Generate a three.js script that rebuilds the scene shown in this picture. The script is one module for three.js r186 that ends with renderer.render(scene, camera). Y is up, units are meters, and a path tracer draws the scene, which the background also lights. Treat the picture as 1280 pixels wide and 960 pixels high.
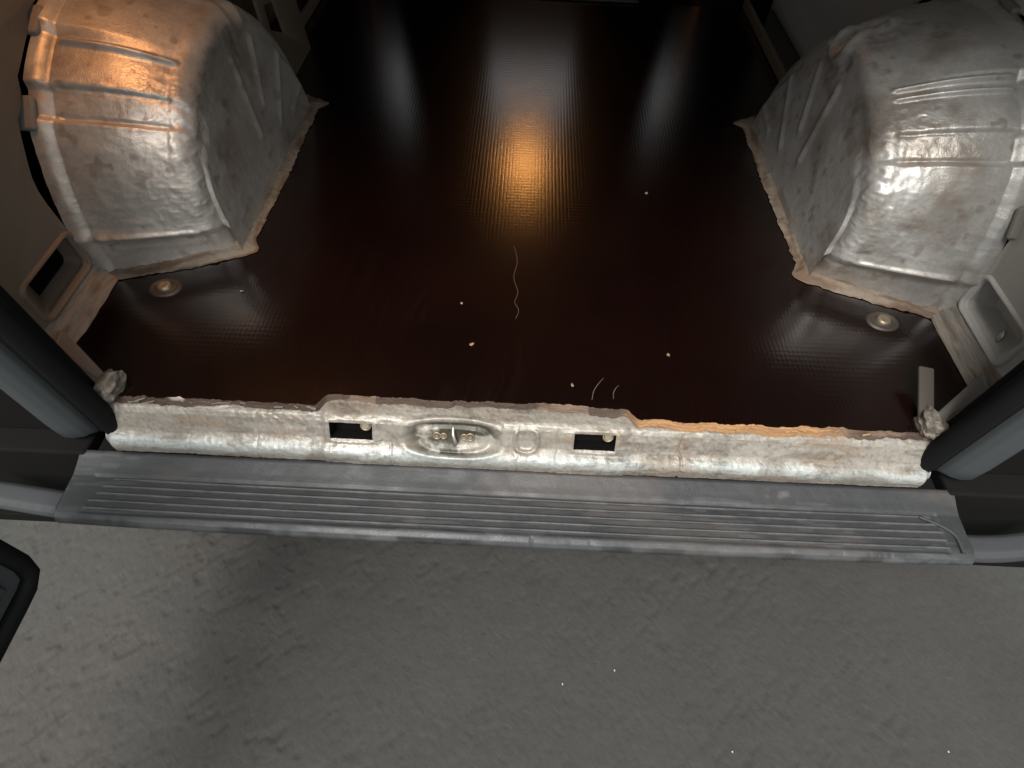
import * as THREE from 'three';
import { RectAreaLightUniformsLib } from 'three/addons/lights/RectAreaLightUniformsLib.js';
import { mergeGeometries, toCreasedNormals } from 'three/addons/utils/BufferGeometryUtils.js';
import { RoundedBoxGeometry } from 'three/addons/geometries/RoundedBoxGeometry.js';

// ---------------------------------------------------------------- camera, sky, sun, exposure
const scene = new THREE.Scene();
const camera = new THREE.PerspectiveCamera(68.5, 4 / 3, 0.02, 200);
camera.position.set(-0.015, 1.31, 0.483);
camera.up.set(-0.047, 0.587, -0.808);
camera.lookAt(-0.015, 1.31 - 0.809017, 0.483 - 0.587785);

const SKY = 0.54, SUN = 2.9, LAMP = 0.8, LAMP_GLOW = 18, SIDE_LAMP = 7, EXPOSURE = 1.62;
{
  const w = 128, h = 64, d = new Float32Array(w * h * 4);
  for (let j = 0; j < h; j++) for (let i = 0; i < w; i++) {
    const el = ((j + .5) / h - .5) * Math.PI, s = Math.max(0, Math.sin(el));
    const l = SKY * (.85 + .3 * s), k = (j * w + i) * 4;
    d[k] = l * .95; d[k + 1] = l * 1.0; d[k + 2] = l * 1.03; d[k + 3] = 1;
  }
  const t = new THREE.DataTexture(d, w, h, THREE.RGBAFormat, THREE.FloatType);
  t.mapping = THREE.EquirectangularReflectionMapping; t.magFilter = t.minFilter = THREE.LinearFilter; t.needsUpdate = true;
  scene.background = t; scene.environment = t;
}
const sun = new THREE.DirectionalLight(new THREE.Color().setRGB(1, .985, .95), SUN);
sun.position.set(-1.0, 6.3, 3.2); sun.target.position.set(0, .6, 0);
sun.castShadow = true; sun.shadow.radius = 54; sun.shadow.mapSize.set(2048, 2048);
Object.assign(sun.shadow.camera, { left: -4, right: 4, top: 4, bottom: -4, near: .5, far: 20 });
scene.add(sun, sun.target);

const renderer = new THREE.WebGLRenderer({ antialias: true });
renderer.toneMapping = THREE.LinearToneMapping;
renderer.toneMappingExposure = EXPOSURE;
renderer.shadowMap.enabled = true;

// ---------------------------------------------------------------- noise and helpers
function hash(x, y, z) {
  let h = (Math.imul(x, 374761393) + Math.imul(y, 668265263) + Math.imul(z, 2147483647 - 61)) | 0;
  h = Math.imul(h ^ (h >>> 13), 1274126177); h ^= h >>> 16; h = Math.imul(h, 2246822519); h ^= h >>> 15;
  return (h >>> 0) / 4294967296;
}
function noise(x, y, z = 0) {
  const xi = Math.floor(x), yi = Math.floor(y), zi = Math.floor(z);
  let u = x - xi, v = y - yi, w = z - zi;
  u = u * u * u * (u * (u * 6 - 15) + 10); v = v * v * v * (v * (v * 6 - 15) + 10); w = w * w * w * (w * (w * 6 - 15) + 10);
  const L = (a, b, t) => a + (b - a) * t;
  return L(L(L(hash(xi, yi, zi), hash(xi + 1, yi, zi), u), L(hash(xi, yi + 1, zi), hash(xi + 1, yi + 1, zi), u), v),
    L(L(hash(xi, yi, zi + 1), hash(xi + 1, yi, zi + 1), u), L(hash(xi, yi + 1, zi + 1), hash(xi + 1, yi + 1, zi + 1), u), v), w) * 2 - 1;
}
function fbm(x, y, z, o = 4) { let s = 0, a = .5; for (let i = 0; i < o; i++) { s += a * noise(x, y, z); x = x * 2.03 + 7.1; y = y * 2.03 + 3.7; z = z * 2.03 + 1.3; a *= .5; } return s; }
function ridged(x, y, z, o = 3) { let s = 0, a = .5; for (let i = 0; i < o; i++) { s += a * (1 - Math.abs(noise(x, y, z)) * 2); x = x * 2.07 + 4.1; y = y * 2.07 + 9.7; z = z * 2.07 + 2.3; a *= .5; } return s; }
let seed = 20240611;
const rnd = () => { seed = (Math.imul(seed, 1664525) + 1013904223) >>> 0; return seed / 4294967296; };
const clamp = (x, a = 0, b = 1) => Math.min(b, Math.max(a, x));
const ss = (a, b, x) => { const t = clamp((x - a) / (b - a)); return t * t * (3 - 2 * t); };
const lerp = (a, b, t) => a + (b - a) * t;
const bump1 = (x, c, w) => { const d = (x - c) / w; return Math.exp(-d * d); };
function interp(tab, x) {                                        // smooth interpolation in a table [[x, y], ...]
  if (x <= tab[0][0]) return tab[0][1];
  for (let i = 1; i < tab.length; i++) if (x <= tab[i][0]) return lerp(tab[i - 1][1], tab[i][1], (x - tab[i - 1][0]) / (tab[i][0] - tab[i - 1][0]));
  return tab[tab.length - 1][1];
}
const linspace = (a, b, n) => Array.from({ length: n + 1 }, (_, i) => a + (b - a) * i / n);

// a sheet over two lists of parameters; fn(u, v) -> { p: [x, y, z], c?: [r, g, b], uv?: [u, v] }; skip(u, v) leaves a cell out
function sheet(us, vs, fn, { flip = false, skip = null } = {}) {
  const nu = us.length, nv = vs.length, P = new Float32Array(nu * nv * 3), C = new Float32Array(nu * nv * 3).fill(1), U = new Float32Array(nu * nv * 2), I = [];
  for (let i = 0; i < nu; i++) for (let j = 0; j < nv; j++) {
    const k = i * nv + j, q = fn(us[i], vs[j]);
    P.set(q.p, k * 3); if (q.c) C.set(q.c, k * 3); U.set(q.uv || [us[i], vs[j]], k * 2);
  }
  for (let i = 0; i < nu - 1; i++) for (let j = 0; j < nv - 1; j++) {
    if (skip && skip((us[i] + us[i + 1]) / 2, (vs[j] + vs[j + 1]) / 2)) continue;
    const a = i * nv + j, b = a + nv, c = b + 1, d = a + 1;
    if (flip) I.push(a, d, c, a, c, b); else I.push(a, b, c, a, c, d);
  }
  const g = new THREE.BufferGeometry();
  g.setAttribute('position', new THREE.BufferAttribute(P, 3)); g.setAttribute('color', new THREE.BufferAttribute(C, 3)); g.setAttribute('uv', new THREE.BufferAttribute(U, 2));
  g.setIndex(I); g.computeVertexNormals();
  return g;
}
// loft through closed loops of points
function loft(loops, { flip = false, cap = false, capStart = false } = {}) {
  const n = loops[0].length, P = [], I = [], U = [];
  loops.forEach((l, i) => l.forEach((p, j) => { P.push(...p); U.push(j / n, i / loops.length); }));
  for (let i = 0; i < loops.length - 1; i++) for (let j = 0; j < n; j++) {
    const a = i * n + j, b = i * n + (j + 1) % n, c = b + n, d = a + n;
    if (flip) I.push(a, c, b, a, d, c); else I.push(a, b, c, a, c, d);
  }
  const addCap = (li, f) => {
    const l = loops[li], c = [0, 1, 2].map(k => l.reduce((s, p) => s + p[k], 0) / n), o = P.length / 3;
    l.forEach((p, j) => { P.push(...p); U.push(j / n, 0); }); P.push(...c); U.push(0, 0);
    for (let j = 0; j < n; j++) { const a = o + j, b = o + (j + 1) % n; if (f) I.push(a, o + n, b); else I.push(a, b, o + n); }
  };
  if (cap) addCap(loops.length - 1, flip); if (capStart) addCap(0, !flip);
  const g = new THREE.BufferGeometry();
  g.setAttribute('position', new THREE.Float32BufferAttribute(P, 3)); g.setAttribute('uv', new THREE.Float32BufferAttribute(U, 2));
  g.setIndex(I); g.computeVertexNormals();
  return g;
}
function roundRect(cx, cy, w, h, r, n = 6) {                      // [a, b] pairs
  const o = [];
  for (const [sx, sy, a0] of [[1, 1, 0], [-1, 1, 1], [-1, -1, 2], [1, -1, 3]]) for (let i = 0; i <= n; i++) {
    const a = (a0 + i / n) * Math.PI / 2;
    o.push([cx + sx * (w / 2 - r) + Math.cos(a) * r, cy + sy * (h / 2 - r) + Math.sin(a) * r]);
  }
  return o;
}
const box = (x0, x1, y0, y1, z0, z1, r = .003) => { const g = new RoundedBoxGeometry(x1 - x0, y1 - y0, z1 - z0, 2, Math.min(r, (x1 - x0) / 2.1, (y1 - y0) / 2.1, (z1 - z0) / 2.1)); g.translate((x0 + x1) / 2, (y0 + y1) / 2, (z0 + z1) / 2); return g; };
const tube = (pts, r, seg = 24, rad = 8, tension = .5) => new THREE.TubeGeometry(new THREE.CatmullRomCurve3(pts.map(p => new THREE.Vector3(...p)), false, 'catmullrom', tension), seg, r, rad, false);
const plain = g => { const o = g.index ? g.toNonIndexed() : g.clone(); for (const k of Object.keys(o.attributes)) if (!['position', 'normal', 'uv'].includes(k)) o.deleteAttribute(k); return o; };
const join = gs => mergeGeometries(gs.map(plain));
// (a, b, w) -> world: a is z, b is y, w is the distance from the centre line on side s
function toSide(g, s) {
  const p = g.attributes.position; for (let i = 0; i < p.count; i++) { const a = p.getX(i), b = p.getY(i), w = p.getZ(i); p.setXYZ(i, s * w, b, a); }
  if (s > 0) { // the swap mirrors the shape on the right side: turn its faces round
    const h = g.index ? g.toNonIndexed() : g; const q = h.attributes;
    for (const k of Object.keys(q)) { const at = q[k], n = at.itemSize; for (let i = 0; i < at.count; i += 3) for (let c = 0; c < n; c++) { const t = at.array[(i + 1) * n + c]; at.array[(i + 1) * n + c] = at.array[(i + 2) * n + c]; at.array[(i + 2) * n + c] = t; } }
    g = h;
  }
  g.computeVertexNormals(); return g;
}

const used = {};
function numbered(n) { used[n] = (used[n] ?? -1) + 1; return used[n] ? `${n}_${String(used[n]).padStart(3, '0')}` : n; }
function add(name, geo, mat, parent = scene, label) {
  const m = new THREE.Mesh(geo, mat); m.name = parent === scene ? numbered(name) : name; m.castShadow = m.receiveShadow = true;
  if (label) m.userData.label = label;
  parent.add(m); return m;
}
function tag(o, label, category, group) { Object.assign(o.userData, { label, category }); if (group) o.userData.group = group; return o; }

// ---------------------------------------------------------------- textures
function dataTex(n, m, fn, srgb = false) {
  const d = new Uint8Array(n * m * 4);
  for (let j = 0; j < m; j++) for (let i = 0; i < n; i++) { const c = fn(i, j), k = (j * n + i) * 4; d[k] = c[0]; d[k + 1] = c[1]; d[k + 2] = c[2]; d[k + 3] = 255; }
  const t = new THREE.DataTexture(d, n, m, THREE.RGBAFormat); t.wrapS = t.wrapT = THREE.RepeatWrapping; t.magFilter = THREE.LinearFilter; t.minFilter = THREE.LinearMipmapLinearFilter; t.generateMipmaps = true;
  if (srgb) t.colorSpace = THREE.SRGBColorSpace; t.needsUpdate = true; return t;
}
const wrapNoise = (i, j, n, f, z) => {                              // tileable
  const a = i / n * f, b = j / n * f, u = i / n, v = j / n;
  return (noise(a, b, z) * (1 - u) + noise(a - f, b, z) * u) * (1 - v) + (noise(a, b - f, z) * (1 - u) + noise(a - f, b - f, z) * u) * v;
};
const grainTex = dataTex(512, 512, (i, j) => { const g = 128 + 60 * wrapNoise(i, j, 512, 120, 3) + 36 * wrapNoise(i, j, 512, 48, 9) + 30 * (hash(i, j, 5) - .5); return [g, g, g]; });
const roughTex = dataTex(512, 512, (i, j) => { const g = 190 + 45 * wrapNoise(i, j, 512, 14, 3) + 35 * wrapNoise(i, j, 512, 40, 6) + 20 * (hash(i, j, 8) - .5); return [g, clamp(g, 0, 255), g]; });
// pressed wire mesh of film faced plywood
const meshTex = dataTex(256, 256, (i, j) => {
  const a = Math.abs(Math.sin(i / 256 * Math.PI * 16)), b = Math.abs(Math.sin(j / 256 * Math.PI * 12));
  const cell = Math.pow(a, .5) * Math.pow(b, .5);
  return Array(3).fill(clamp(40 + 165 * cell + 26 * (hash(i >> 1, j >> 1, 2) - .5) + 20 * wrapNoise(i, j, 256, 20, 4), 0, 255));
});
const rep = (t, x, y) => { const c = t.clone(); c.repeat.set(x, y); c.needsUpdate = true; return c; };

// ---------------------------------------------------------------- materials
const lin = (r, g, b) => new THREE.Color().setRGB(r, g, b);
const paint = new THREE.MeshPhysicalMaterial({ color: lin(1, 1, 1), vertexColors: true, metalness: .42, roughness: .56, roughnessMap: roughTex, bumpMap: rep(grainTex, 6, 6), bumpScale: .0006, clearcoat: .06, clearcoatRoughness: .35 });
const sillPaint = new THREE.MeshPhysicalMaterial({ color: lin(1, 1, 1), vertexColors: true, metalness: .25, roughness: .58, roughnessMap: roughTex, bumpMap: rep(grainTex, 9, 9), bumpScale: .0005, clearcoat: .03, clearcoatRoughness: .35 });
const wallPaint = new THREE.MeshStandardMaterial({ color: lin(.44, .42, .385), roughness: .6, bumpMap: rep(grainTex, 5, 5), bumpScale: .0004 });
const wallWarmLit = new THREE.MeshStandardMaterial({ color: lin(.19, .145, .105), roughness: .6, bumpMap: rep(grainTex, 5, 5), bumpScale: .0004 });  // wall paint browned, warm light on the left wall put into the colour
const dullPaint = new THREE.MeshStandardMaterial({ color: lin(.22, .20, .175), roughness: .6, bumpMap: rep(grainTex, 8, 8), bumpScale: .0005 });
const dark = new THREE.MeshPhysicalMaterial({ specularIntensity: .3,  color: lin(.006, .0055, .005), roughness: .85 });
const cavity = new THREE.MeshPhysicalMaterial({ specularIntensity: .3,  color: lin(.005, .0045, .004), roughness: .9 });  // near-black for hollows, their shade put into the colour
const rubber = new THREE.MeshPhysicalMaterial({ specularIntensity: .3,  color: lin(.006, .006, .0063), roughness: .75 });
const jambPaint = new THREE.MeshPhysicalMaterial({ color: lin(.055, .061, .062), roughness: .5, clearcoat: .25, clearcoatRoughness: .5 });
const plastic = new THREE.MeshStandardMaterial({ color: lin(1, 1, 1), vertexColors: true, roughness: .66, roughnessMap: roughTex, bumpMap: rep(grainTex, 14, 14), bumpScale: .0005 });
const plasticPlain = new THREE.MeshStandardMaterial({ color: lin(.038, .039, .041), roughness: .5, bumpMap: rep(grainTex, 8, 8), bumpScale: .0004 });
const steel = new THREE.MeshStandardMaterial({ color: lin(.55, .5, .42), roughness: .38, metalness: .9 });
const zinc = new THREE.MeshStandardMaterial({ color: lin(.32, .26, .18), roughness: .45, metalness: .7 });
const sealant = new THREE.MeshStandardMaterial({ color: lin(1, 1, 1), vertexColors: true, roughness: .7, bumpMap: rep(grainTex, 12, 12), bumpScale: .0012 });
const fabric = new THREE.MeshPhysicalMaterial({ specularIntensity: .3,  color: lin(.006, .006, .0065), roughness: .95 });
const glass = new THREE.MeshPhysicalMaterial({ color: 0xffffff, transmission: 1, thickness: 0, roughness: 0, ior: 1.45 });

const F = .562;                                                    // height of the load floor

// ---------------------------------------------------------------- the ground
{
  const spread = (a, b, step, far) => { const o = []; for (let x = a; x <= b + 1e-6; x += step) o.push(x); let s = step, x = b; while (x < far) { s *= 1.35; x += s; o.push(x); } s = step; x = a; while (x > -far) { s *= 1.35; x -= s; o.unshift(x); } return o; };
  const scr = (x, z) => {                                          // short diagonal trowel drags in the concrete
    const u = x * .72 - z * .69, w = x * .69 + z * .72;
    const m = .25 + .75 * ss(-.1, .4, fbm(x * 3.1 + 4, z * 3.1, 2.5, 3) + .15 - .25 * x);
    const r = noise(u * 22, w * 85, 1.7) * .45 + noise(u * 48, w * 150, 5.1) * .55;
    return -m * ss(.16, .55, r);
  };
  const g = sheet(spread(-1.35, 1.3, .0045, 40), spread(-.12, .72, .0045, 40), (x, z) => {
    const big = fbm(x * 2.2, z * 2.2, .3, 3), mid = fbm(x * 14, z * 14, 4.4, 4), fine = noise(x * 160, z * 160, 8) * .5 + noise(x * 330, z * 330, 2) * .5, d = scr(x, z);
    
    const pit = ss(.45, .7, noise(x * 120, z * 120, 31)) * .5 + ss(.5, .75, noise(x * 230 + 3, z * 230, 33)) * .5; const y = .004 * big + .0020 * mid + .0003 * fine + .0038 * d - .0012 * pit; const worn = ss(-.08, .14, -.42 - x + .55 * fbm(x * 3.3 + 1, z * 3.3, 7.7, 5)); const stain = ss(.0, .5, fbm(x * 2.1 + 9, z * 2.1, 6.6, 4)), w = 1 + .10 * mid + .16 * fine + .05 * d - .20 * stain;  // worn lightens the left ground: brighter light put into the colour, ragged edge
    const gr = ss(-.2, .4, fbm(x * 1.3 + 2, z * 1.3 + 5, 3.3, 3));
    return { p: [x, y, z], c: [.0375 * w * (1 - .10 * gr) * (1 + .32 * worn), .0348 * w * (1 + .28 * worn), 0.031 * w * (1 + .26 * worn)], uv: [x * 4, z * 4] };
  }, { flip: true });
  const m = new THREE.MeshStandardMaterial({ color: lin(1, 1, 1), vertexColors: true, roughness: .82, bumpMap: rep(grainTex, 1, 1), bumpScale: .0008 });
  const o = add('ground', g, m); o.userData.kind = 'structure'; o.userData.label = 'grey scraped concrete ground behind the van bumper';
}

// ---------------------------------------------------------------- the van
const van = new THREE.Group(); van.name = numbered('cargo_van'); scene.add(van);
tag(van, 'open rear of a worn cargo van with bare wheel arches, scuffed sill and grey bumper', 'van');

// wheel arches -----------------------------------------------------
const ZC = -.62, YC = .56;
const RW = [[0, .338], [6, .345], [11, .352], [13, .360], [16, .357], [24, .361], [34, .368], [42.5, .376], [44, .368], [49.5, .371], [51, .380], [60, .374], [63.5, .372], [66, .380], [80, .372], [95, .368], [120, .36], [150, .345], [180, .33]];
const RI = [[0, .272], [6, .285], [11, .300], [14, .318], [17, .320], [28, .340], [36, .350], [42.5, .350], [44, .343], [49.5, .343], [51, .347], [57, .340], [62, .335], [70, .332], [92, .322], [115, .300], [135, .288], [155, .288], [180, .292]];
const RIBS = [[[-.587, .815], [-.59, .655]], [[-.695, .812], [-.645, .69]], [[-.798, .74], [-.688, .625]], [[-.86, .632], [-.773, .615]]];
const segD = (z, y, [[ax, ay], [bx, by]]) => { const dx = bx - ax, dy = by - ay, t = clamp(((z - ax) * dx + (y - ay) * dy) / (dx * dx + dy * dy)); return [Math.hypot(z - ax - t * dx, y - ay - t * dy), t]; };
function archGeometry(s) {
  const RC = .034, XE = .594, so = s * 37.7;
  const th = []; for (let a = 0; a <= 180; a += (a < 72 ? .35 : .8)) th.push(a);
  // across: 0..1 wall lip and strip, 1..2 rounded corner, 2..3 inner face, 3..3.2 foot
  const vs = [...linspace(-.16, 0, 8), ...linspace(0, 1, 62).slice(1), ...linspace(1, 2, 16).slice(1), ...linspace(2, 3, 70).slice(1), ...linspace(3, 3.2, 5).slice(1)];
  return sheet(th, vs, (t, v) => {
    const a = t * Math.PI / 180, rw = interp(RW, t), ri = interp(RI, t), ca = Math.cos(a), sa = Math.sin(a);
    let X, r, y, z, face = 0, corner = 0;
    if (v <= 0) { const k = -v / .16; X = .757 + .03 * k; r = rw + .010 * Math.sin(Math.min(1, k * 1.6) * Math.PI * .5); }
    else if (v <= 1) { X = lerp(.757, XE, v); const e = Math.pow(v, 1.25); r = lerp(rw, ri, e) + (v < .06 ? .010 * Math.pow(1 - v / .06, 2) * .0 : 0) + .006 * Math.sin(v * Math.PI) * ss(20, 40, t); corner = ss(.45, 1, v); }
    else if (v <= 2) { const b = (v - 1) * Math.PI / 2; X = XE - RC * Math.sin(b); r = ri - RC * (1 - Math.cos(b)); corner = 1 - .5 * (v - 1); }
    else { face = 1; const k = v - 2; r = ri - RC; X = XE - RC; corner = .5 * (1 - ss(0, .2, k)); }
    z = ZC + r * ca; y = YC + r * sa;
    if (face) {
      const k = Math.min(1, v - 2), y0 = y; y = lerp(y0, .560, k);
      const h = clamp((y - .56) / .3); X = lerp(.546, XE - RC, Math.pow(h, .8)) ; X = lerp(X, XE - RC, 1 - ss(0, .14, k));
      z += (ZC - .02 - z) * 0;
      if (v > 3) { const q = (v - 3) / .2; X -= .018 * q; y = .5605; z += (z - ZC) * .03 * q; }
    }
    // the lower rear of the arch opens out into a skirt
    if (!face && t < 9) { const q = 1 - t / 9; z += .012 * q * q; }
    // pressed ribs on the inner face
    let d = 0;
    if (face && v < 3) for (const R of RIBS) { const [q, tt] = segD(z, y, R); d += .0042 * bump1(q, 0, .0085) * ss(0, .06, tt) * ss(0, .06, 1 - tt + .03); }
    // creases: raised beads across the top
    if (v < 1.2) {
      const m = ss(.02, .1, v) * (1 - ss(1, 1.2, v));
      if (s > 0) d += m * (.0065 * bump1(t, 64.2, .62) + .007 * bump1(t, 61, .62)); else d += m * (.009 * bump1(t, 62, .75));
      d += m * .006 * bump1(t, 13.2, .8) - m * .0045 * bump1(t, 43.6, .6) - m * .0045 * bump1(t, 50.6, .6) - m * .002 * bump1(t, 10, 1.2);
    }
    // dents, hammered and crinkled paint near the rear corner
    const px = X * 1 + so, wr = corner * ss(6, 18, t) * (1 - ss(52, 66, t)), all = v < 2 ? ss(10, 20, t) * (1 - ss(46, 58, t)) : .25;
    const cr = ridged(px * 58, y * 52, z * 58, 4) - .25;
    d += .0046 * wr * cr * (.55 + .6 * noise(px * 9, y * 9, z * 9)) + .0016 * all * (ridged(px * 26, y * 34, z * 30 + 8, 3) - .3) + .0022 * fbm(px * 6, y * 6, z * 6, 3) * (face ? .5 : 1) + .0005 * fbm(px * 80, y * 80, z * 80, 2);
    // a welded lump at the top corner of the right arch, a smaller one on the left
    const lz = -.655, ly = .862, ld = Math.hypot(z - lz, (y - ly)), lx = clamp((v - .5) / .3) * (1 - ss(2.05, 2.3, v));
    const la = s > 0 ? 1 : .45;
    d += la * lx * (.011 * bump1(ld, .030, .011) - .007 * bump1(ld, 0, .018) + .006 * bump1(ld, .05, .03) * (ridged(px * 45, y * 45, z * 45, 2) - .2));
    // displacement direction
    if (face || v > 1.5) X -= d; else if (v > 1) { const b = (v - 1) * Math.PI / 2; X -= d * Math.sin(b); z += d * Math.cos(b) * ca; y += d * Math.cos(b) * sa; } else { z += d * ca; y += d * sa; }
    // colours: grey primer with brown dust, rubbed light on worn crinkles
    const n1 = fbm(px * 5, y * 5, z * 5, 4), n2 = fbm(px * 24, y * 24, z * 24, 4), n3 = noise(px * 240, y * 240, z * 240), n4 = noise(px * 600, y * 600, z * 600);
    let k = 1 + .12 * n1 + .18 * n2 + .09 * n3 + .05 * n4;
    const rust = ss(.05, .45, fbm(px * 11 + 3, y * 11, z * 11, 4) + (v > 2.9 ? .3 : 0) + .1 * corner * ss(40, 60, t) - .05), flake = wr * ss(.3, .5, cr);
    const smear = ss(.02, .30, fbm(px * 7 + 11, y * 7, z * 7, 5) - .08) * (.6 + .4 * ss(-.2, .3, n2)), spots = ss(.42, .55, noise(px * 70 + 5, y * 70, z * 70)) * ss(.0, .3, n2 + .1);
    let c = s < 0 ? [.54, .50, .445] : [.52, .50, .465];  // left arch browner: warm light put into its base colour
    c = c.map((q, i) => lerp(q, [.24, .17, .115][i], .55 * rust));
    c = c.map((q, i) => lerp(q, [.50, .50, .48][i], .5 * flake));
    c = c.map((q, i) => lerp(q, [.22, .17, .13][i], .5 * spots));
    c = c.map((q, i) => lerp(q, [.19, .15, .115][i], .5 * smear));
    return { p: [s * X, y, z], c: c.map(q => q * k), uv: [a * .36, X + (face ? (.9 - y) : 0)] };
  }, { flip: s > 0 });
}
function archFoot(s) {                                            // ragged spot weld flange and sealer that lies on the floor round the arch
  const path = [[.775, -.262], [.70, -.290], [.646, -.306], [.60, -.325], [.562, -.350], [.549, -.40], [.547, -.5], [.545, -.65], [.544, -.8], [.545, -.912]];
  const C = new THREE.CatmullRomCurve3(path.map(([x, z]) => new THREE.Vector3(x, 0, z)), false, 'catmullrom', .3);
  const N = 420, pts = C.getSpacedPoints(N), len = C.getLength();
  return sheet(linspace(0, 1, N), linspace(0, 1, 12), (u, v) => {
    const i = Math.round(u * N), p = pts[i], q = pts[Math.min(N, i + 1)], o = pts[Math.max(0, i - 1)];
    let tx = q.x - o.x, tz = q.z - o.z; const l = Math.hypot(tx, tz); tx /= l; tz /= l;
    let nx = tz, nz = -tx; if (nx * (0 - p.x) + nz * (-.3 - p.z) < 0 && p.x > .5) { nx = -nx; nz = -nz; }
    if (nx > 0) { nx = -nx; nz = -nz; } if (p.x > .6) { nx = -.25; nz = .97; }
    const a = u * len, tip = bump1(a, .245, .018) * .022 + bump1(a, len - .012, .016) * .02;
    const w = .017 + .005 * fbm(a * 26, s * 9, 1, 3) + .0018 * noise(a * 120, s * 4, 2) + tip;
    const d = lerp(-.016, w, v), h = .0065 * (1 - ss(.55, 1, v)) + .012 * Math.pow(1 - v, 3) + .0035 * (ridged(a * 24, v * 2, s * 7, 4) - .3) * ss(.2, .5, v) + .002 * fbm(a * 140, v * 10, s * 3, 2);
    const n = fbm(a * 40, v * 6, s * 5, 4), r = ss(-.1, .35, fbm(a * 13, v * 4, s * 3 + 2, 3)), k = 1 + .35 * n;
    return { p: [s * (p.x + nx * d), F + .0012 + Math.max(.0002, h), p.z + nz * d], c: [lerp(.22, .13, r) * k, lerp(.17, .08, r) * k, lerp(.125, .05, r) * k], uv: [a, d] };
  }, { flip: s < 0 });
}
for (const s of [-1, 1]) {
  const arch = add('wheel_arch', archGeometry(s), paint, van, s < 0 ? 'left wheel arch, warmed by the orange lamp light' : 'right wheel arch, greyer and with a welded lump on its top corner');
  add('flange', archFoot(s), sealant, arch);
  // spot weld tabs that stick out from the rim
  for (const t of s < 0 ? [66, 44] : [30, 88]) {
    const a = t * Math.PI / 180, r = .385, g = new RoundedBoxGeometry(.034, .012, .052, 4, .0058);
    g.rotateX(-a + Math.PI / 2); g.translate(s * .79, YC + r * Math.sin(a), ZC + r * Math.cos(a)); add('rim_tab', g, dullPaint, arch);
  }
}

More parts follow.
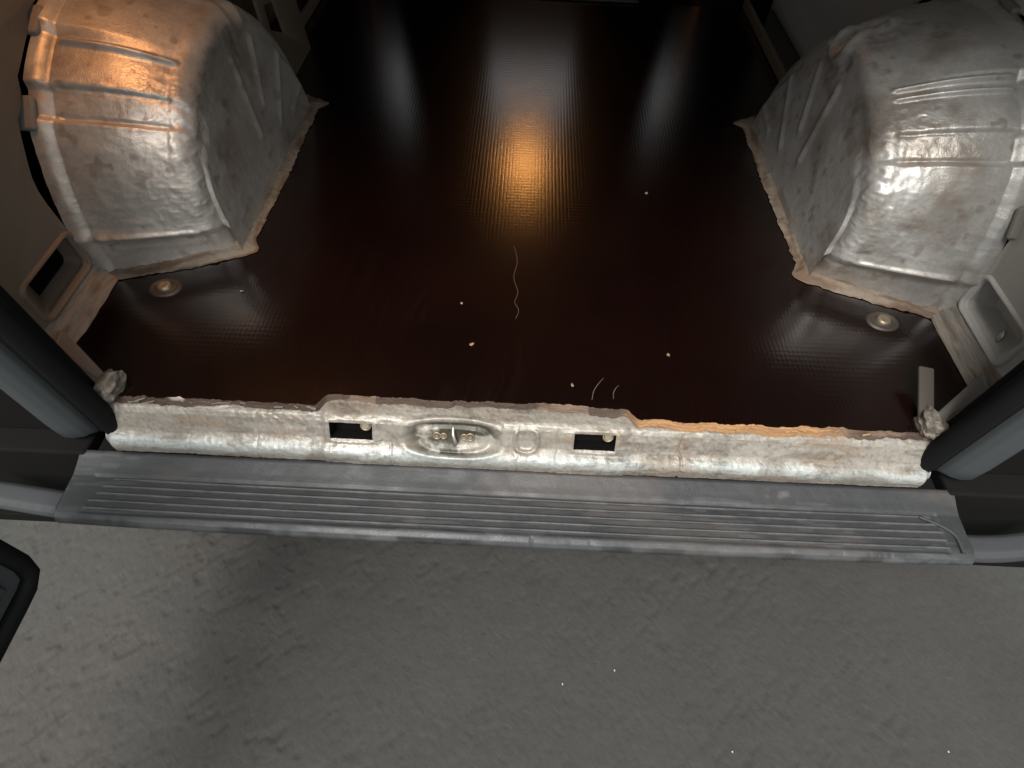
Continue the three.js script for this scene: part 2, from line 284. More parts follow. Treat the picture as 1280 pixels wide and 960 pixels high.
// side walls -----------------------------------------------------
for (const s of [-1, 1]) {
  const sh = new THREE.Shape();
  sh.moveTo(.0, F - .01); sh.lineTo(0, 1.72); sh.lineTo(-2.9, 1.72); sh.lineTo(-2.9, F - .01); sh.lineTo(0, F - .01);
  const hole = new THREE.Path(); let first = true;
  for (let t = 3; t <= 177; t += 3) { const a = t * Math.PI / 180, r = interp(RW, t) + .005 + ss(14, 30, t) * (.013 + .004 * noise(t * .11, s, 3)) + (s < 0 ? .016 * bump1(t, 32, 16) : 0) + (t > 100 ? .02 : 0); const z = ZC + r * Math.cos(a), y = Math.max(F + .004, YC + r * Math.sin(a)); first ? hole.moveTo(z, y) : hole.lineTo(z, y); first = false; }
  hole.closePath(); sh.holes.push(hole);
  const cup = new THREE.Path(); roundRect(-.190, .630, .140, .066, .014, 4).forEach(([a, b], i) => i ? cup.lineTo(a, b) : cup.moveTo(a, b)); cup.closePath(); sh.holes.push(cup);
  const slot = (pts) => { const p = new THREE.Path(); pts.forEach(([a, b], i) => i ? p.lineTo(a, b) : p.moveTo(a, b)); p.closePath(); sh.holes.push(p); };
  slot([[-.60, 1.02], [-.47, 1.0], [-.45, 1.05], [-.50, 1.10], [-.60, 1.12]]);
  slot([[-.40, .965], [-.30, .92], [-.28, .98], [-.33, 1.06], [-.40, 1.05]]);
  slot([[-.78, 1.02], [-.66, 1.03], [-.66, 1.13], [-.78, 1.13]]);
  let g = new THREE.ExtrudeGeometry(sh, { depth: .005, bevelEnabled: true, bevelThickness: .002, bevelSize: .002, bevelSegments: 2, curveSegments: 8 });
  g.translate(0, 0, .787); g = toSide(g, s);
  const wall = add('side_wall', toCreasedNormals(g, .7), s < 0 ? wallWarmLit : wallPaint, van);
  // sloping ledge along the foot of the wall
  const prof = [[.748, F + .001], [.756, F + .006], [.764, F + .008], [.768, F + .016], [.776, F + .019], [.779, F + .026], [.7865, F + .030]];
  add('wall_ledge', sheet(linspace(-.285, -.005, 90), linspace(0, prof.length - 1, 36), (z, v) => {
    const i = Math.min(prof.length - 2, Math.floor(v)), f = v - i, e = f * f * (3 - 2 * f), n = fbm(z * 30, v * 2, s * 4, 3);
    const k = 1 + .3 * fbm(z * 60, v * 4, s * 2, 3), r = ss(0, .4, fbm(z * 18, v, s * 6, 3));
    return { p: [s * (lerp(prof[i][0], prof[i + 1][0], f) + .0015 * n), lerp(prof[i][1], prof[i + 1][1], e) + .0018 * n, z], c: [lerp(.33, .26, r) * k, lerp(.295, .19, r) * k, lerp(.25, .13, r) * k] };
  }, { flip: s < 0 }), sealant, wall);
  // the recessed cup in the foot of the wall
  const L = (z, y, w, h, r, X, dz = 0) => roundRect(z, y, w, h, r, 5).map(([a, b]) => [s * X, b, a + dz]);
  const cupG = loft([L(-.190, .630, .158, .082, .02, .7868), L(-.190, .630, .156, .080, .019, .7815), L(-.190, .630, .148, .073, .016, .779), L(-.190, .630, .140, .066, .014, .782), L(-.193, .629, .134, .064, .013, .788), L(-.212, .630, .098, .060, .012, s < 0 ? .815 : .836), ...(s < 0 ? [L(-.212, .630, .097, .060, .012, .90)] : [L(-.216, .630, .088, .055, .011, .842)])], { flip: s < 0, cap: true });
  const cupM = add('recessed_cup', cupG, s < 0 ? wallWarmLit : wallPaint, wall);
  if (s > 0) {
    const inner = loft([L(-.226, .642, .042, .030, .008, .8405), L(-.226, .642, .038, .026, .007, .8395), L(-.226, .642, .036, .024, .006, .86)], { flip: false, cap: true });
    add('cup_hole', inner, cavity, cupM);
    const k = new THREE.TorusGeometry(.009, .0028, 8, 20); k.rotateY(.9); k.translate(.809, .608, -.176); add('cup_clip', k, steel, cupM);
  } else add('cup_hole', loft([L(-.212, .630, .0965, .0595, .012, .824), L(-.212, .630, .0955, .059, .012, .895)], { flip: true, cap: true }), cavity, cupM);
  // outer skin that closes the cavity behind
  add('outer_skin', box(s < 0 ? -.93 : .90, s < 0 ? -.90 : .93, .30, 1.80, -3.0, .03), cavity, van);
}
// roof, cab floor, headliner, windscreen frame
add('roof', box(-.93, .93, 1.76, 1.80, -3.0, .05), wallPaint, van);
add('added_roof_header', box(-.93, .93, 1.60, 1.759, -.03, .05, .01), wallPaint, van);  // unseen beam added to keep the sun off the arch tops
add('front_panel', join([box(-.9, .9, .30, 1.25, -2.68, -2.64), box(-.9, .9, 1.71, 1.80, -2.68, -2.64), box(-.93, -.82, 1.25, 1.71, -2.68, -2.64), box(.82, .93, 1.25, 1.71, -2.68, -2.64)]), dark, van);
add('windscreen', box(-.82, .82, 1.25, 1.71, -2.662, -2.658, .001), glass, van);
add('cab_floor', box(-.9, .9, .40, .44, -3.0, -1.64), dark, van);
add('floor_pan', box(-.9, .9, .48, .548, -1.64, -.05), dark, van);
for (const s of [-1, 1]) {
  const seat = new THREE.Group(); seat.name = 'seat'; van.add(seat);
  add('backrest', box(s < 0 ? -.485 : .16, s < 0 ? -.16 : .485, .50, 1.36, -1.88, -1.74, .05), fabric, seat);
  add('headrest', box(s < 0 ? -.45 : .18, s < 0 ? -.18 : .45, 1.38, 1.60, -1.88, -1.78, .05), fabric, seat);
  add('seat_base', box(s < 0 ? -.5 : .165, s < 0 ? -.165 : .5, .44, .70, -2.3, -1.8, .03), fabric, seat);
  // side trim that fills the space beside the seat
  add('cab_trim', box(s < 0 ? -.9 : .60, s < 0 ? -.60 : .9, .44, 1.76, -1.86, -1.66, .02), fabric, van);
  add('floor_rail', box(s < 0 ? -.69 : .676, s < 0 ? -.676 : .69, F + .001, F + .030, -1.62, -1.0, .004), wallWarmLit, van);
}
add('threshold_strip', box(-.02, .34, F + .001, F + .010, -1.634, -1.610, .004), plasticPlain, van);
// bracket in front of the left arch
{
  const b = new THREE.Shape(); b.moveTo(-.93, F); b.lineTo(-.93, .79); b.lineTo(-1.16, .79); b.lineTo(-1.2, F); b.closePath();
  const h = new THREE.Path(); [[-.965, .70], [-.965, .755], [-1.03, .745], [-1.05, .66]].forEach(([x, y], i) => i ? h.lineTo(x, y) : h.moveTo(x, y)); h.closePath(); b.holes.push(h);
  for (const s of [-1]) { let g = new THREE.ExtrudeGeometry(b, { depth: .004, bevelEnabled: true, bevelThickness: .002, bevelSize: .002, bevelSegments: 2 }); g.translate(0, 0, .63); g = toSide(g, s); add('seat_mount', toCreasedNormals(g, .6), wallWarmLit, van); }
}

// interior lamp -----------------------------------------------------
RectAreaLightUniformsLib.init();
{
  const lamp = new THREE.Group(); lamp.name = 'roof_lamp'; van.add(lamp);
  add('lamp_housing', box(-.11, .11, 1.745, 1.759, -2.56, -2.40, .006), plasticPlain, lamp);
  const lens = new THREE.MeshStandardMaterial({ color: lin(.8, .6, .4), emissive: lin(1, .38, .08), emissiveIntensity: LAMP_GLOW, roughness: .5 });
  add('lamp_lens', box(-.085, .085, 1.733, 1.744, -2.535, -2.425, .005), lens, lamp);
  const l = new THREE.RectAreaLight(new THREE.Color().setRGB(1, .45, .13), LAMP * 20, .17, .11);
  l.position.set(0, 1.731, -2.48); l.lookAt(0, 0, -2.48); van.add(l);
}

{
  const lamp = new THREE.Group(); lamp.name = 'load_lamp'; van.add(lamp);
  add('lamp_housing', box(-.74, -.58, 1.735, 1.759, -.46, -.35, .006), plasticPlain, lamp);
  add('added_lamp_shade', join([box(-.580, -.574, 1.58, 1.758, -.46, -.35, .002), box(-.74, -.5805, 1.54, 1.758, -.458, -.452, .002), box(-.74, -.5805, 1.54, 1.758, -.358, -.352, .002)]), plasticPlain, lamp);  // unseen lips added to hold the lamp light on the left arch
  add('lamp_lens', box(-.725, -.595, 1.725, 1.734, -.435, -.375, .004), new THREE.MeshStandardMaterial({ color: lin(.8, .6, .4), emissive: lin(1, .38, .08), emissiveIntensity: 12, roughness: .5 }), lamp);
  const l = new THREE.RectAreaLight(new THREE.Color().setRGB(1, .42, .14), SIDE_LAMP * 10, .13, .06);
  l.position.set(-.66, 1.723, -.405); l.lookAt(-.66, 0, -.405); van.add(l);
}

// rear corners: pillar, seal, jamb, corner plate ---------------------
for (const s of [-1, 1]) {
  const B = (a, b, ...r) => s < 0 ? box(-b, -a, ...r) : box(a, b, ...r);
  add('rear_pillar', join([B(.69, 1.05, .475, 1.76, -.03, .018, .006), B(.712, 1.05, .33, .474, -.03, .058, .006)]), dark, van);
  add('door_seal', join([tube([[s * .660, .49, .022], [s * .660, .56, .022], [s * .662, .8, .022], [s * .665, 1.2, .024], [s * .665, 1.76, .024]], .016, 60, 14), box(s < 0 ? -.70 : .664, s < 0 ? -.664 : .70, .47, 1.76, -.012, .014, .003)]), rubber, van);
  // painted jamb strip with a rounded section
  const sec = [[.697, .010], [.702, .026], [.712, .036], [.727, .041], [.744, .040], [.758, .033], [.766, .020], [.768, .005]];
  const jc = linspace(0, sec.length - 1, 28);
  const jg = sheet([.478, .482, .49, .52, .6, .8, 1.1, 1.4, 1.76], jc, (y, v) => { const i = Math.min(sec.length - 2, Math.floor(v)), f = v - i, q = ss(.476, .494, y); return { p: [s * (lerp(sec[i][0], sec[i + 1][0], f) + .02 * (y - .48)), y, lerp(sec[i][1], sec[i + 1][1], f) * (.6 + .4 * q)] }; }, { flip: s < 0 });
  add('door_jamb', jg, jambPaint, van);
  // corner plate behind the seal with its crumpled end
  const pl = new THREE.Shape([[-.020, .650], [-.112, .768], [-.100, .80], [-.034, .80], [-.034, .692], [-.015, .686], [-.015, .655]].map(([z, x]) => new THREE.Vector2(z, x)));
  let g = new THREE.ExtrudeGeometry(pl, { depth: .006, bevelEnabled: true, bevelThickness: .0025, bevelSize: .0025, bevelSegments: 3 });
  { const p = g.attributes.position; for (let i = 0; i < p.count; i++) { const z = p.getX(i), x = p.getY(i), w = p.getZ(i); p.setXYZ(i, s * x, F + .004 + w + .10 * Math.max(0, x - .70), z); } if (s > 0) { const a = p.array; for (let i = 0; i < p.count; i += 3) for (let c = 0; c < 3; c++) { const t = a[(i + 1) * 3 + c]; a[(i + 1) * 3 + c] = a[(i + 2) * 3 + c]; a[(i + 2) * 3 + c] = t; } } g.computeVertexNormals(); }
  const plate = add('corner_plate', toCreasedNormals(g, .6), dullPaint, van);
  add('plate_rib', tube([[s * .768, F + .018, -.107], [s * .760, F + .0165, -.07], [s * .752, F + .016, -.034]], .0045, 16, 8), dullPaint, plate);
  const lump = new THREE.IcosahedronGeometry(.022, 20); { const p = lump.attributes.position, col = []; for (let i = 0; i < p.count; i++) { const x = p.getX(i), y = p.getY(i), z = p.getZ(i), k = 1 + .55 * (ridged(x * 38 + s * 5, y * 38, z * 38, 4) - .35); p.setXYZ(i, x * k * .75, y * k * .8, z * k * 1.2); const c = .9 + .5 * noise(x * 160, y * 160, z * 160); col.push(.25 * c, .215 * c, .17 * c); } lump.setAttribute('color', new THREE.Float32BufferAttribute(col, 3)); lump.computeVertexNormals(); lump.translate(s * .646, F + .012, -.012); }
  add('sealer_lump', lump, sealant, plate);
  if (s > 0) { const t = box(-.012, .012, 0, .006, -.045, .045, .0028); t.rotateX(.3); t.rotateY(-.2); t.translate(.652, F + .020, -.066); add('bent_tab', t, new THREE.MeshStandardMaterial({ color: lin(.055, .045, .036), roughness: .8 }), plate); }
}

// the sill -----------------------------------------------------
const SP = [[-.04, .548], [-.012, .5505], [.004, .5505], [.010, .5485], [.0155, .543], [.031, .517], [.036, .5125], [.042, .5105], [.047, .508], [.051, .504], [.0532, .498], [.0536, .490], [.053, .480]];
{
  const cum = [0]; for (let i = 1; i < SP.length; i++) cum.push(cum[i - 1] + Math.hypot(SP[i][0] - SP[i - 1][0], SP[i][1] - SP[i - 1][1]));
  const T = cum[cum.length - 1];
  const at = l => { let i = 1; while (i < SP.length - 1 && l > cum[i]) i++; const f = (l - cum[i - 1]) / (cum[i] - cum[i - 1]); return [lerp(SP[i - 1][0], SP[i][0], f), lerp(SP[i - 1][1], SP[i][1], f)]; };
  const HT = cum[4] + .001, HB = cum[5] - .002;                      // top and bottom of the sockets on the sloping face
  const holes = [[-.302, -.234], [.088, .154]];
  const xs = new Set(linspace(-.672, .672, 760)); holes.forEach(h => h.forEach(x => { xs.add(x); xs.add(x - .0008); xs.add(x + .0008); }));
  const ls = new Set(linspace(0, T, 66)); [HT, HB].forEach(x => { ls.add(x); ls.add(x - .0008); ls.add(x + .0008); });
  const inHole = (x, l) => l > HT && l < HB && holes.some(h => x > h[0] && x < h[1]);
  const rr = (x, l, cx, cl, w, h, p) => Math.pow(Math.pow(Math.abs((x - cx) / w), p) + Math.pow(Math.abs((l - cl) / h), p), 1 / p);
  const sorted = q => [...q].sort((a, b) => a - b);
  const nrm = l => { const [z0, y0] = at(Math.max(0, l - .003)), [z1, y1] = at(Math.min(T, l + .003)), m = Math.hypot(z1 - z0, y1 - y0); return [-(y1 - y0) / m, (z1 - z0) / m]; };
  const mid = (cum[4] + cum[6]) / 2 + .001;
  const g = sheet(sorted(xs), sorted(ls), (x, l) => {
    let [z, y] = at(l); const [nz, ny] = nrm(l);
    let d = 0;
    const q = rr(x, l, -.104, mid, .080, .031, 2.6), rim = bump1(q, 1.06, .12);
    d += .0030 * rim - .0125 * (1 - ss(.68, 1.02, q));
    const q2 = rr(x, l, -.104, mid + .003, .050, .015, 3); d += .004 * bump1(q2, 1, .16) + .002 * (1 - ss(.8, 1.0, q2));
    const u = rr(x, l, .012, mid - .004, .018, .022, 2.6); d += .0042 * bump1(u, 1, .2) * ss(-.022, -.01, l - mid + .004);
    for (const [hx0, hx1] of holes) { const hq = rr(x, l, (hx0 + hx1) / 2, (HT + HB) / 2, (hx1 - hx0) / 2 + .005, (HB - HT) / 2 + .005, 6); d += .0022 * bump1(hq, 1.0, .13); }
    // the raised middle section between the sockets
    const ms = ss(-.318, -.308, x) * (1 - ss(.166, .178, x)); z += -.001 + .003 * ms; y += .0022 * ms * (1 - ss(cum[4], cum[5], l));
    for (const vx of [-.205, -.0, .062, .26, -.42, -.53]) d -= .0013 * bump1(x, vx + .004 * noise(l * 60, vx * 9, 1), .0016) * ss(cum[3], cum[4], l) * (vx === .26 ? 2 : 1);
    const bead = ss(cum[6], cum[7], l) * (1 - ss(cum[10], cum[11], l));
    const wob = fbm(x * 9, l * 30, 2, 3), cr = ridged(x * 60, l * 90, 3, 3) - .3;
    d += .0014 * wob + .0011 * cr * (.4 + .8 * ss(-.1, .3, noise(x * 12, l * 10, 5))) * (1 - bead * .4) + .0007 * fbm(x * 170, l * 170, 4, 2);
    // rounded ends
    const e = ss(.655, .672, Math.abs(x)); z -= .012 * e; y -= .006 * e;
    const n2 = fbm(x * 40, l * 60, 6, 4), n3 = noise(x * 320, l * 320, 3), n4 = noise(x * 900, l * 900, 1);
    const dirt = ss(.0, .42, fbm(x * 22 + 3, l * 50, 8, 4) + .25 * (1 - ss(.6, 1.1, q2)) - .02), rust = ss(.12, .4, fbm(x * 8, l * 30, 12, 4));
    const chip = ss(.28, .36, fbm(x * 90, l * 150, 9, 4)) * ss(-.1, .3, noise(x * 7, l * 9, 3));
    const scr = ss(.52, .62, noise(x * 18 + l * 60, l * 420 - x * 30, 14)) * ss(-.1, .2, noise(x * 9, l * 20, 15)), speck = ss(.5, .62, noise(x * 230, l * 230, 17)) * ss(-.15, .25, noise(x * 14, l * 20, 18));
    const k = (1 + .16 * n2 + .12 * n3 + .07 * n4) * (1 - .25 * scr) * (1 - .22 * speck);
    let c = [.31, .28, .238]; c = c.map((v, i) => lerp(v, [.40, .42, .40][i], .8 * bead));  // bead paler and cooler: its highlight is put into the colour
    c = c.map((v, i) => lerp(v, [.24, .165, .11][i], .55 * rust)); c = c.map((v, i) => lerp(v, [.17, .14, .11][i], .55 * dirt)); c = c.map((v, i) => lerp(v, [.15, .125, .10][i], .5 * chip));
    const gunk = (1 - ss(.72, 1.0, q)) * ss(-.28, .06, fbm(x * 45, l * 60, 21, 4) + .3 * bump1(x, -.104, .02) + .10 * (l < mid ? 1 : -1)); c = c.map((v, i) => lerp(v, [.04, .038, .024][i], .93 * gunk));
    const nick = bump1(x, .262, .012) * bump1(l, mid - .002, .014) * .5; c = c.map((v, i) => lerp(v, [.2, .12, .07][i], nick));
    return { p: [x, y + ny * d, z + nz * d], c: c.map(v => v * k), uv: [x, l] };
  }, { flip: true, skip: inHole });
  const sill = add('rear_sill', g, sillPaint, van, 'scuffed pale painted steel sill with two square sockets');
  const P = (x, l, dep) => { const [z, y] = at(l), [nz, ny] = nrm((HT + HB) / 2); return [x, y - ny * dep + .0008, z - nz * dep + .0008]; };
  holes.forEach((h, i) => {
    const cx = (h[0] + h[1]) / 2, w = h[1] - h[0], cl = (HT + HB) / 2, hh = HB - HT;
    const loop = (k, dep) => roundRect(cx, cl, w * k, hh * k, .0012, 3).map(([a, b]) => P(a, b, dep));
    const sock = add('socket', loft([loop(1.03, -.0002), loop(1.0, .0015), loop(.99, .030)], { cap: true, flip: false }), cavity, sill);
    const bolt = new THREE.CylinderGeometry(.0062, .0068, .006, 6); bolt.rotateX(.9); const p = P(cx + .022, cl - hh * .24, .008); bolt.translate(...p);
    const ring = new THREE.TorusGeometry(.0075, .0018, 8, 20); ring.rotateX(-.62); ring.translate(...P(cx + .022, cl - hh * .24, .007));
    add('bolt', join([bolt, ring]), zinc, sock);
  });
  // fittings inside the oval latch recess
  const latch = new THREE.Group(); latch.name = 'latch_plate'; sill.add(latch);
  const rot = g2 => { g2.rotateX(-.52); return g2; };
  const PL = (x, l, out) => { const [z, y] = at(l), [nz, ny] = nrm(mid); return [x, y + ny * out, z + nz * out]; };
  for (const [x, r] of [[-.132, .0055], [-.121, .0045], [-.088, .0045], [-.078, .006]]) { const t = new THREE.TorusGeometry(r, .0016, 8, 20); rot(t); t.translate(...PL(x, mid + .001, -.0065)); const c = new THREE.CylinderGeometry(r * .6, r * .7, .004, 12); c.rotateX(1.05); c.translate(...PL(x, mid + .001, -.006)); add('bolt', join([t, c]), zinc, latch); }
  add('striker_pin', tube([PL(-.106, mid - .014, -.008), PL(-.105, mid - .004, -.001), PL(-.102, mid + .008, -.0005), PL(-.104, mid + .016, -.007)], .003, 20, 8), steel, latch);
}

// the bumper -----------------------------------------------------
const BX = .722;
const BP = [[.047, .462], [.0485, .4715], [.054, .4715], [.075, .4645], [.090, .4605], [.148, .4585], [.158, .457], [.165, .4535], [.169, .447], [.170, .440], [.164, .432], [.12, .425]];
const bow = x => -.006 * Math.pow(Math.abs(x) / BX, 3);
const topY = z => interp(BP.map(p => [p[0], p[1]]).slice(0, 8), z);
{
  const cum = [0]; for (let i = 1; i < BP.length; i++) cum.push(cum[i - 1] + Math.hypot(BP[i][0] - BP[i - 1][0], BP[i][1] - BP[i - 1][1]));
  const T = cum[cum.length - 1];
  const ls = [...linspace(0, cum[8], 70), ...linspace(cum[8], T, 14).slice(1)];
  const g = sheet(linspace(-BX, BX, 700), ls, (x, l) => {
    let i = 1; while (i < BP.length - 1 && l > cum[i]) i++; const f = (l - cum[i - 1]) / (cum[i] - cum[i - 1]);
    let z = lerp(BP[i - 1][0], BP[i][0], f), y = lerp(BP[i - 1][1], BP[i][1], f);
    const edge = bump1(z, .167, .007), nickm = .7 * ss(.1, .4, fbm(x * 70, 3.3, .2, 4)) * ss(-.2, .3, noise(x * 6, 1, 8)) * edge + 1.6 * bump1(x, .027, .0022) * bump1(z, .172, .012);
    y -= .0022 * nickm; z += bow(x) * ss(.08, .17, z) - .0014 * nickm;
    y += .0012 * fbm(x * 6, z * 12, 1, 3) + .0003 * fbm(x * 90, z * 90, 2, 2);
    // recessed tread field
    const fld = ss(.086, .090, z) * (1 - ss(.150, .154, z)) * (1 - ss(.682, .688, Math.abs(x) + .0 * z)); y -= .0016 * fld;
    const dust = ss(.05, .42, fbm(x * 6 + 2, z * 14, 3, 4) + .55 * bump1(x, .10, .16) * bump1(z, .075, .03) - .05), scuff = ss(.3, .55, noise(x * 30, z * 200, 7)) * ss(.0, .3, noise(x * 6, z * 20, 2)), wear = edge * ss(-.1, .35, fbm(x * 25, z * 60, 4, 3) + .15);
    const k = 1 + .16 * fbm(x * 30, z * 60, 5, 4) + .08 * noise(x * 400, z * 400, 2);
    let c = [.027, .0272, .0282]; c = c.map((v, j) => lerp(v, [.095, .077, .066][j], .4 * dust)); c = c.map((v, j) => lerp(v, [.10, .102, .105][j], .45 * wear + .25 * scuff));
    const rub = bump1(x, .428, .022) * bump1(z, .068, .007); c = c.map((v, j) => lerp(v, [.19, .15, .125][j], .5 * rub * ss(-.2, .3, noise(x * 90, z * 120, 3))));
    return { p: [x, y, z], c: c.map(v => v * k), uv: [x, l] };
  }, { flip: true });
  const bumper = add('rear_bumper', g, plastic, van, 'grey plastic step bumper with long tread ridges');
  for (const [z, x0, x1] of [[.096, -.655, .675], [.1085, -.667, .684], [.121, -.673, .688], [.1335, -.680, .690], [.146, -.684, .690]]) {
    const rg = sheet(linspace(x0, x1, 420), linspace(-1, 1, 10), (x, v) => {
      const e = Math.min(1, Math.min(x - x0, x1 - x) / .01), h = .0036 * Math.sqrt(Math.max(0, 1 - v * v)) * Math.sqrt(clamp(e)) * (1 + .15 * noise(x * 25, z * 99, 1)), zz = z + v * .0026;
      const wr = ss(-.3, .5, fbm(x * 30, z * 50, 3, 4) + .1), k = 1 + .10 * noise(x * 200, z * 90, 2);
      return { p: [x, topY(z) - .0016 + h - .0003, zz + bow(x) * .6], c: [lerp(.044, .072, wr) * k, lerp(.044, .071, wr) * k, lerp(.0445, .071, wr) * k], uv: [x, v * .003] };  // ridges paler than the step: crest highlights painted in, with some wear
    }, { flip: true });
    add('tread_ridge', rg, plastic, bumper);
  }
  const arcP = []; for (let i = 0; i <= 12; i++) { const t = i / 12; arcP.push([lerp(.655, .703, ss(0, .75, t)), topY(.1) + .0008, lerp(.094, .152, Math.pow(t, 1.7))]); }
  add('tread_border', tube(arcP, .0026, 30, 8), plasticPlain, bumper);
  for (const s of [-1, 1]) {
    // end cap beyond the gap, running on round the corner of the van
    const cap = (x0, x1) => sheet(linspace(0, 1, 30), linspace(0, 1, 26), (u, v) => {
      const X = lerp(x0, x1, u), pr = [[.116, .425], [.117, .444], [.124, .449], [.146, .4485], [.156, .445], [.161, .437], [.155, .428]], q = v * (pr.length - 1), i = Math.min(pr.length - 2, Math.floor(q)), f = q - i;
      let z = lerp(pr[i][0], pr[i + 1][0], f), y = lerp(pr[i][1], pr[i + 1][1], f); z += s > 0 ? -.004 - .03 * u * u : -.006 - .022 * u; y -= .010 * u; z = lerp(z, Math.max(z, .1), 0); 
      return { p: [s * X, y, z] };
    }, { flip: s > 0 });
    add('bumper_end_cap', cap(.731, .90), plasticPlain, bumper);
  }
  add('bumper_shade_box', box(-.96, .96, .30, .33, -.05, .112, .004), cavity, van);  // near-black box added for the shade behind the bumper ends
  add('seal_channel', box(-.70, .70, .425, .466, .0, .0465, .002), rubber, van);
}

// the open door -----------------------------------------------------
{
  const door = new THREE.Group(); door.name = 'rear_door'; door.userData.label = 'lower corner of the open left rear door'; van.add(door);
  add('door_panel', box(-.758, -.720, .425, 1.72, .225, .90, .012), jambPaint, door);
  add('door_rubber', join([tube([[-.716, 1.70, .236], [-.716, .6, .236], [-.716, .468, .239], [-.716, .447, .247], [-.716, .439, .272], [-.716, .438, .5], [-.716, .438, .88]], .013, 80, 10, .1)]), rubber, door);
  add('door_trim', box(-.722, -.710, .475, 1.5, .275, .85, .006), plasticPlain, door);
}

// ---------------------------------------------------------------- the load floor
{
  const liner = new THREE.Group(); liner.name = numbered('floor_liner'); liner.position.set(0, F, -.8); scene.add(liner);
  tag(liner, 'glossy dark brown plywood floor with a raw chipped rear edge between the wheel arches', 'floor liner');
  const filmTex = dataTex(1024, 1024, (i, j) => { const n = 1 + .22 * wrapNoise(i, j, 1024, 7, 2) + .12 * wrapNoise(i, j, 1024, 40, 5); const sc = ss(.60, .68, wrapNoise(i * 2 + j * .3, j * .05, 1024, 120, 7)) * ss(0, .3, wrapNoise(i, j, 1024, 9, 11)), du = ss(.05, .5, wrapNoise(i, j, 1024, 6, 21)) * (.5 + .5 * wrapNoise(i, j, 1024, 90, 22)); return [15 * n + 2.5 * sc + 2 * du, 4 * n + 2 * sc + 1.8 * du, 2.4 * n + 1.5 * sc + 1.6 * du]; }, true);
  const film = new THREE.MeshPhysicalMaterial({ color: lin(1, 1, 1), map: filmTex, roughness: .2, ior: 1.75, bumpMap: rep(meshTex, 8, 8), bumpScale: .00013 });
  const e = x => -.022 + .0028 * fbm(x * 22, 2, 1, 5) - .002 * ss(.2, .5, noise(x * 40, 4, 2)) + .020 * (1 - ss(-.325, -.308, x) * (1 - ss(.168, .19, x)));
  const top = sheet(linspace(-.78, .78, 500), [...linspace(-1.615, -.05, 30), -.04, -.03, -.015, 0], (x, z) => ({ p: [x, 0, (z > -.05 ? lerp(-.05, e(x), (z + .05) / .05) : z) + .8], c: [1, 1, 1], uv: [x * 1, z] }), { flip: true });
  add('film_face', top, film, liner);
  const raw = new THREE.MeshStandardMaterial({ color: lin(1, 1, 1), vertexColors: true, roughness: .8, bumpMap: rep(grainTex, 20, 20), bumpScale: .0008 });
  add('raw_edge', sheet(linspace(-.78, .78, 900), linspace(0, 1, 8), (x, v) => {
    const z = e(x) + v * (.005 + .005 * ss(0, .4, fbm(x * 14, 8, 3, 4)) + .005 * bump1(x, .27, .12)) + .0012 * noise(x * 260, v * 6, 1), y = -.011 * Math.pow(v, 1.3) + .0012 * noise(x * 130, v * 9, 5);
    const orange = ss(.15, .2, x) * (1 - ss(.45, .56, x)), pale = 1 - ss(-.36, -.28, x), n = fbm(x * 26, v * 3, 4, 4), broken = ss(-.05, .1, noise(x * 24, v * .6, 9));
    let c = [.16, .105, .07]; c = c.map((q, i) => lerp(q, [.32, .17, .075][i], orange)); c = c.map((q, i) => lerp(q, [.42, .35, .31][i], pale * broken)); c = c.map((q, i) => lerp(q, [.04, .025, .018][i], (1 - broken) * .75 * (1 - orange)));
    const ply = 1 + .35 * Math.sin(v * 19) * .5; return { p: [x, y, z + .8], c: c.map(q => q * (1 + .5 * n) * ply), uv: [x, v * .01] };
  }, { flip: true }), raw, liner);
  add('underside', box(-.78, .78, -.0125, -.0015, -.81, .76, .001), raw.clone(), liner).material.vertexColors = false;
  liner.children[2].material.color = lin(.16, .1, .06);
  // splinters lifting along the chipped edge
  for (let i = 0; i < 26; i++) {
    const x = i < 15 ? -.64 + .32 * rnd() : .15 + .4 * rnd(), l = .006 + .018 * rnd(), w = .0004 + .0009 * rnd();
    const g = box(-l / 2, l / 2, 0, .0012, -w, w, .0005); g.rotateY((rnd() - .5) * .9); g.rotateZ((rnd() - .5) * .12); g.translate(x, -.002 - .003 * rnd(), e(x) + .8 + .002 + .006 * rnd());
    add('splinter', g, i < 15 ? dullPaint : zincWood(), liner);
  }
  function zincWood() { return zincWood.m ||= new THREE.MeshStandardMaterial({ color: lin(.42, .24, .11), roughness: .8 }); }
  for (const s of [-1, 1]) {
    const fx = new THREE.Group(); fx.name = 'floor_fixing'; fx.position.set(s * .655, 0, -.24 + .8); liner.add(fx);
    const dish = new THREE.LatheGeometry([[.034, .0004], [.031, .0035], [.0275, .004], [.0245, .0015], [.021, .0008], [.016, .0022], [.0125, .004]].map(p => new THREE.Vector2(...p)), 40); dish.scale(.86, 1, .7);
    add('washer', dish, new THREE.MeshStandardMaterial({ color: lin(.06, .048, .038), roughness: .55, metalness: .3 }), fx);
    const hd = new THREE.LatheGeometry([[.0125, .003], [.012, .007], [.009, .0095], [.004, .0085], [0, .008]].map(p => new THREE.Vector2(...p)), 20); add('bolt', hd, zinc, fx);
  }
}

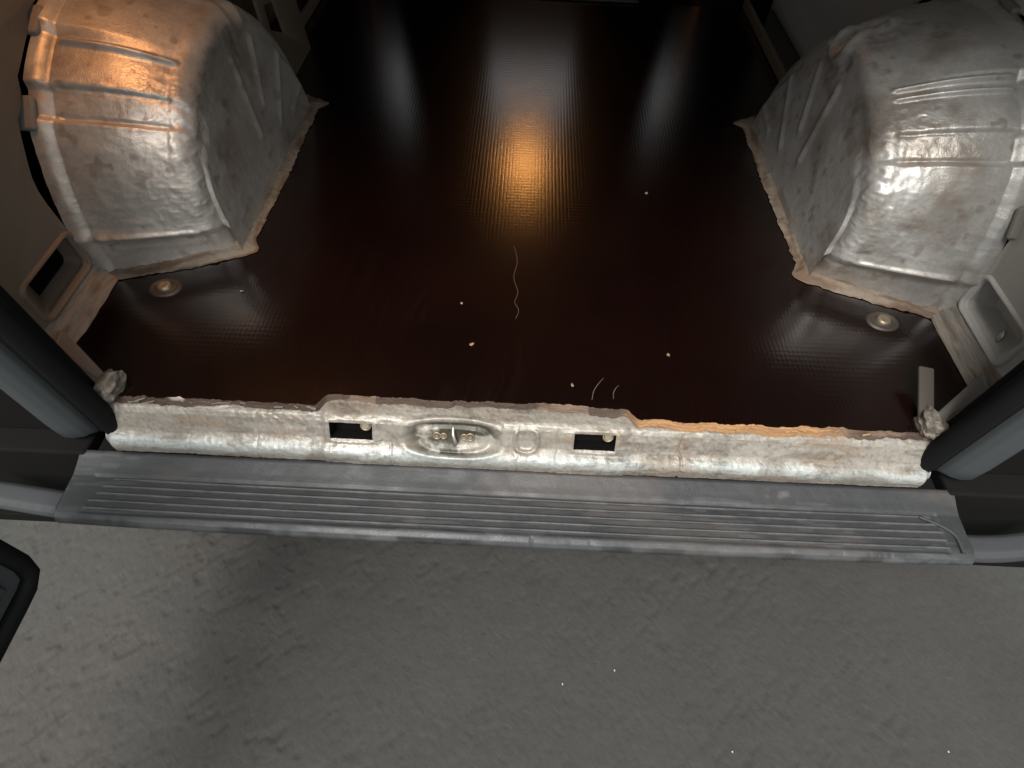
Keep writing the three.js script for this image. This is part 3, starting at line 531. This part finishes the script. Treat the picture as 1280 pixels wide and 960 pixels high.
// ---------------------------------------------------------------- small litter
function crumb(name, x, y, z, r, c, label, category, group) {
  r *= .72; c = c.map(v => v * .6); const g = new THREE.IcosahedronGeometry(r, 3), p = g.attributes.position; const o = rnd() * 50;
  for (let i = 0; i < p.count; i++) { const a = p.getX(i), b = p.getY(i), d = p.getZ(i), k = 1 + .5 * noise(a / r * 1.6 + o, b / r * 1.6, d / r * 1.6); p.setXYZ(i, a * k * 1.3, b * k * .7, d * k); }
  g.computeVertexNormals(); const m = add(name, g, new THREE.MeshStandardMaterial({ color: lin(...c), roughness: .8 })); m.position.set(x, y + r * .45, z); m.rotation.y = o; return tag(m, label, category, group);
}
crumb('paint_flake', .119, .001, .294, .0020, [.6, .6, .56], 'tiny white flake on the concrete, left one of the close pair', 'flake', 'white flakes on the concrete');
crumb('paint_flake', .229, .001, .264, .0020, [.6, .6, .56], 'tiny white flake on the concrete, right one of the close pair', 'flake', 'white flakes on the concrete');
crumb('paint_flake', .451, .001, .399, .0021, [.6, .6, .55], 'tiny white flake on the concrete at the bottom edge of the picture', 'flake', 'white flakes on the concrete');
crumb('paint_flake', .883, .001, .382, .0021, [.6, .6, .55], 'tiny white flake on the concrete in the lower right corner', 'flake', 'white flakes on the concrete');
crumb('wood_crumb', -.087, F, -.14, .004, [.5, .3, .18], 'largest pale crumb on the brown floor, left of the middle', 'crumb', 'crumbs on the brown floor');
crumb('wood_crumb', -.114, F, -.237, .0026, [.5, .35, .22], 'small crumb on the brown floor, beyond the largest crumb', 'crumb', 'crumbs on the brown floor');
crumb('wood_crumb', -.516, F, -.241, .003, [.4, .26, .16], 'crumb on the brown floor near the left round fixing', 'crumb', 'crumbs on the brown floor');
crumb('wood_crumb', .251, F, -.137, .0032, [.4, .26, .16], 'crumb on the brown floor to the right of the middle', 'crumb', 'crumbs on the brown floor');
crumb('wood_crumb', .260, F, -.594, .0035, [.45, .4, .36], 'pale crumb on the floor to the right of the lamp reflection', 'crumb', 'crumbs on the brown floor');
crumb('wood_crumb', .084, F, -.063, .0035, [.45, .3, .2], 'crumb just inside the sill, beside the fibres', 'crumb', 'crumbs on the brown floor');
const fibreM = new THREE.MeshStandardMaterial({ color: lin(.11, .07, .042), roughness: .6 });
const fibre = (pts, r, label) => tag(add('loose_fibre', tube(pts.map(([x, h, z]) => [x, F + h, z]), r, 40, 6), fibreM), label, 'fibre', 'loose fibres on the brown floor');
fibre([[-.024, .001, -.40], [-.016, .001, -.355], [-.021, .001, -.31], [-.012, .002, -.27], [-.017, .001, -.245], [-.009, .001, -.225], [-.014, .001, -.204]], .00045, 'long wavy strand added for a scratch glint below the orange lamp reflection');  // strand added in place of a glinting scratch in the film
fibre([[.115, .001, -.036], [.117, .012, -.046], [.125, .017, -.058], [.133, .014, -.07]], .0006, 'curved fibre standing up at the sill, left of two');
fibre([[.150, .001, -.040], [.149, .009, -.046], [.153, .013, -.053], [.158, .010, -.060]], .0006, 'short curved fibre at the sill, right of two');

renderer.render(scene, camera);
